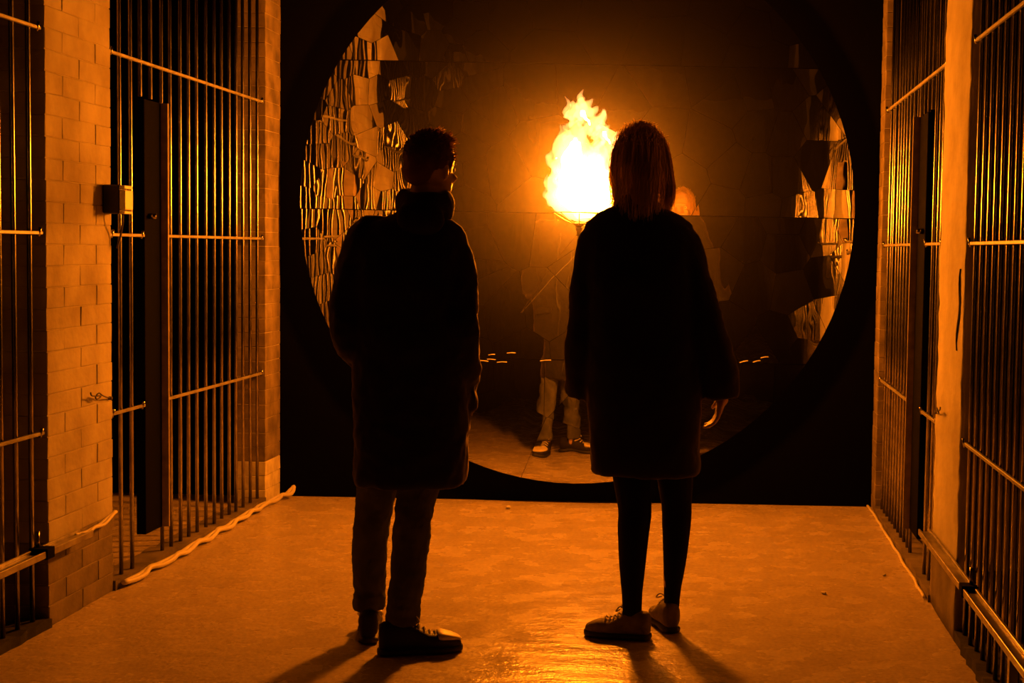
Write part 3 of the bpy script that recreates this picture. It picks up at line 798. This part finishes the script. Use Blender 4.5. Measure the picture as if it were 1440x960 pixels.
for P in (((-.062, 0, .90), (-.040, -.03, .66), (-.020, -.06, .47), (-.022, -.075, .37), (-.020, -.10, .13), (-.018, -.10, .07)), ((.085, 0, .90), (.115, .01, .66), (.130, .015, .47), (.131, .012, .37), (.118, .02, .13), (.118, .025, .09))):
    b.tube(P, [.082, .070, .054, .050, .028, .028], 12, 3, True)
b.ell((-.065, -.092, .053), (.075, .024, .022), rot=Matrix.Rotation(-.24, 3, 'Z')); b.ell((.092, .085, .053), (.024, .075, .022), rot=Matrix.Rotation(.30, 3, 'Z'))
link('body', remeshed(b, 'body', .006, 2), M['skin'], wom, True)
eyes(wom, HC2, HR2, .97)
tb = MB()
tb.tube([(-.060, 0, .90), (-.040, -.03, .66), (-.018, -.06, .47), (-.020, -.075, .40), (-.022, -.088, .285), (-.021, -.10, .17), (-.020, -.10, .125), (-.020, -.098, .075)], [.088, .076, .061, .059, .050, .038, .036, .034], 16, 3)
tb.tube([(.085, 0, .90), (.115, .01, .66), (.131, .015, .47), (.132, .010, .40), (.129, .012, .285), (.122, .018, .17), (.120, .020, .125), (.119, .022, .085)], [.088, .074, .056, .054, .045, .033, .030, .029], 16, 3)
tb.loft([ering(.01, 0, .98, .16, .11), ering(.01, 0, .86, .165, .115), ering(.012, 0, .78, .15, .09)])
link('tights', remeshed(tb, 'tights', .007, 3), M['tights'], wom, True)
cb = MB()
cb.loft([ering(*a) for a in [(-.025, -.005, 1.590, .064, .066), (-.025, -.005, 1.555, .080, .072), (-.025, 0, 1.525, .150, .085), (-.020, 0, 1.490, .195, .100), (-.018, 0, 1.42, .208, .115), (-.014, 0, 1.30, .208, .125), (-.008, 0, 1.15, .208, .132),
    (0, 0, 1.0, .208, .138), (.006, 0, .86, .206, .142), (.013, 0, .72, .202, .145), (.016, 0, .60, .200, .147), (.016, 0, .585, .192, .140)]])
cb.tube([(-.165, 0, 1.435), (-.200, -.005, 1.30), (-.214, -.015, 1.17), (-.222, -.005, 1.02), (-.224, .02, .93), (-.226, .045, .875)], [.074, .062, .058, .060, .062, .062], 14, 3)
cb.tube([(-.222, -.005, 1.06), (-.16, .11, .99), (-.12, .13, .97)], [.055, .050, .045], 12, 2)
cb.tube([(.125, 0, 1.425), (.172, -.005, 1.32), (.220, -.015, 1.18), (.256, -.012, 1.06), (.284, .0, .95), (.288, .010, .868)], [.078, .066, .060, .064, .068, .066], 14, 3)
coat = link('coat', remeshed(cb, 'coat', .010, 5, [(.14, .016, 1), (.04, .006, 1)]), M['coat2'], wom, True)
for k, z in enumerate((1.30, 1.12, .94, .76)):
    bt = MB().loft([[Vector((-.01 + .016 * math.cos(2 * math.pi * i / 14), y, z + .016 * math.sin(2 * math.pi * i / 14))) for i in range(14)] for y in (.125, .158)])
    bt.build('button', M['plastic_black'], coat)
for sx, x in ((-1, -.06), (1, .035)):
    lp = MB().loft([[Vector((x + sx * .03, .110, 1.50)), Vector((x - sx * .02, .118, 1.50)), Vector((x - sx * .02, .128, 1.50)), Vector((x + sx * .03, .122, 1.50))],
                    [Vector((x + sx * .05, .128, 1.40)), Vector((x - sx * .005, .134, 1.36)), Vector((x - sx * .005, .146, 1.36)), Vector((x + sx * .05, .140, 1.40))]])
    lp.build('lapel', M['coat2'], coat)
# hair: dark crown mass plus loose long strands
hb = MB()
def WP(p): return HC2 + HR2 @ Vector(p)
hb.ell(WP((-.004, -.018, .028)), (.073, .092, .084), 18, 12, HR2); hb.ell(WP((.004, -.062, -.03)), (.070, .050, .10), 16, 10, HR2)
hb.ell(WP((.052, -.015, -.085)), (.018, .040, .075), 12, 8, HR2); hb.ell(WP((-.056, -.015, -.085)), (.018, .040, .075), 12, 8, HR2); hb.ell(WP((0, -.07, -.11)), (.050, .034, .07), 14, 8, HR2)
hm = remeshed(hb, 'hair', .006, 3, [(.025, .008, 2)])
def wstrand(r, k):
    a = r.uniform(math.radians(150), math.radians(390)); t_ = r.uniform(.05, 1.25)
    n_ = Vector((math.sin(t_) * math.cos(a), math.sin(t_) * math.sin(a), math.cos(t_)))
    p = Vector((n_.x * .086, -.018 + n_.y * .100, .034 + n_.z * .093)); fly = r.random() ** 2.2 * .020
    P = [p * .97, p + n_ * (.003 + fly)]
    hx, hy = math.cos(a), math.sin(a)
    e = r.uniform(.10, .20)
    ro = .086 + r.uniform(-.004, .014) + fly
    P.append(Vector((hx * ro, -.020 + hy * .102, -.02 + r.uniform(-.02, .02))))
    P.append(Vector((hx * (ro + .004) * .92, -.022 + hy * .100, -.02 - e * .5)))
    P.append(Vector((hx * (ro + r.uniform(-.02, .022)) * .92, -.024 + hy * .09 + r.uniform(-.01, .01), -.02 - e)))
    return [WP(q) for q in P], .0011
def wisp(r, k):
    a = r.uniform(0, 2 * math.pi); t_ = r.uniform(0, 1.4); n_ = Vector((math.sin(t_) * math.cos(a), math.sin(t_) * math.sin(a), math.cos(t_)))
    p = Vector((n_.x * .086, -.018 + n_.y * .100, .034 + n_.z * .093)); d = (n_ + Vector((r.uniform(-.8, .8), r.uniform(-.8, .8), r.uniform(-.6, .4)))).normalized(); L = r.uniform(.012, .032)
    return [WP(p), WP(p + d * L * .6 + Vector((0, 0, .004))), WP(p + d * L)], .0008
hs = strands(random.Random(8), wstrand, 520); hw = strands(random.Random(9), wisp, 420)
hs.add(hw.v, hw.f)
def side_lock(sg):
    def g(r, k):
        o = r.uniform(-.006, .022) if sg > 0 else r.uniform(-.008, .010); y = r.uniform(-.05, .03); e = r.uniform(-.02, .03)
        if sg > 0: P = [(.045 + o, y, 1.795), (.066 + o, y, 1.745), (.074 + o * 1.3, y + r.uniform(-.01, .01), 1.66), (.082 + o * 1.2, y, 1.60), (.070 + o + r.uniform(-.012, .012), y, 1.545 + e)]
        else: P = [(-.085 - o, y, 1.795), (-.112 - o, y, 1.74), (-.110 - o, y, 1.66), (-.092 - o * 1.4, y, 1.60), (-.105 - o * 2 + r.uniform(-.012, .012), y, 1.54 + e)]
        return P, .0013
    return g
for sg, cnt in ((1, 150), (-1, 70)):
    q = strands(random.Random(30 + sg), side_lock(sg), cnt); hs.add(q.v, q.f)
ho = link('hair', hm, M['hair_w'], wom, True); hs.build('hair_strands', M['hair_w'], ho, True)
SW = (M['canvas'], M['sole_dark'], M['canvas'], M['lace'])
shoe(wom, None, (.045, -.118), (-.190, -.060), .105, SW)
shoe(wom, None, (.124, -.022), (.055, .205), .112, SW, wedge=.0)
tag(wom, 'person with loose shoulder-length hair in a dark coat and black tights, right of the flame', 'person')
print('panes', npane, 'tris', sum(len(o.data.polygons) for o in COL.objects if o.type == 'MESH'))
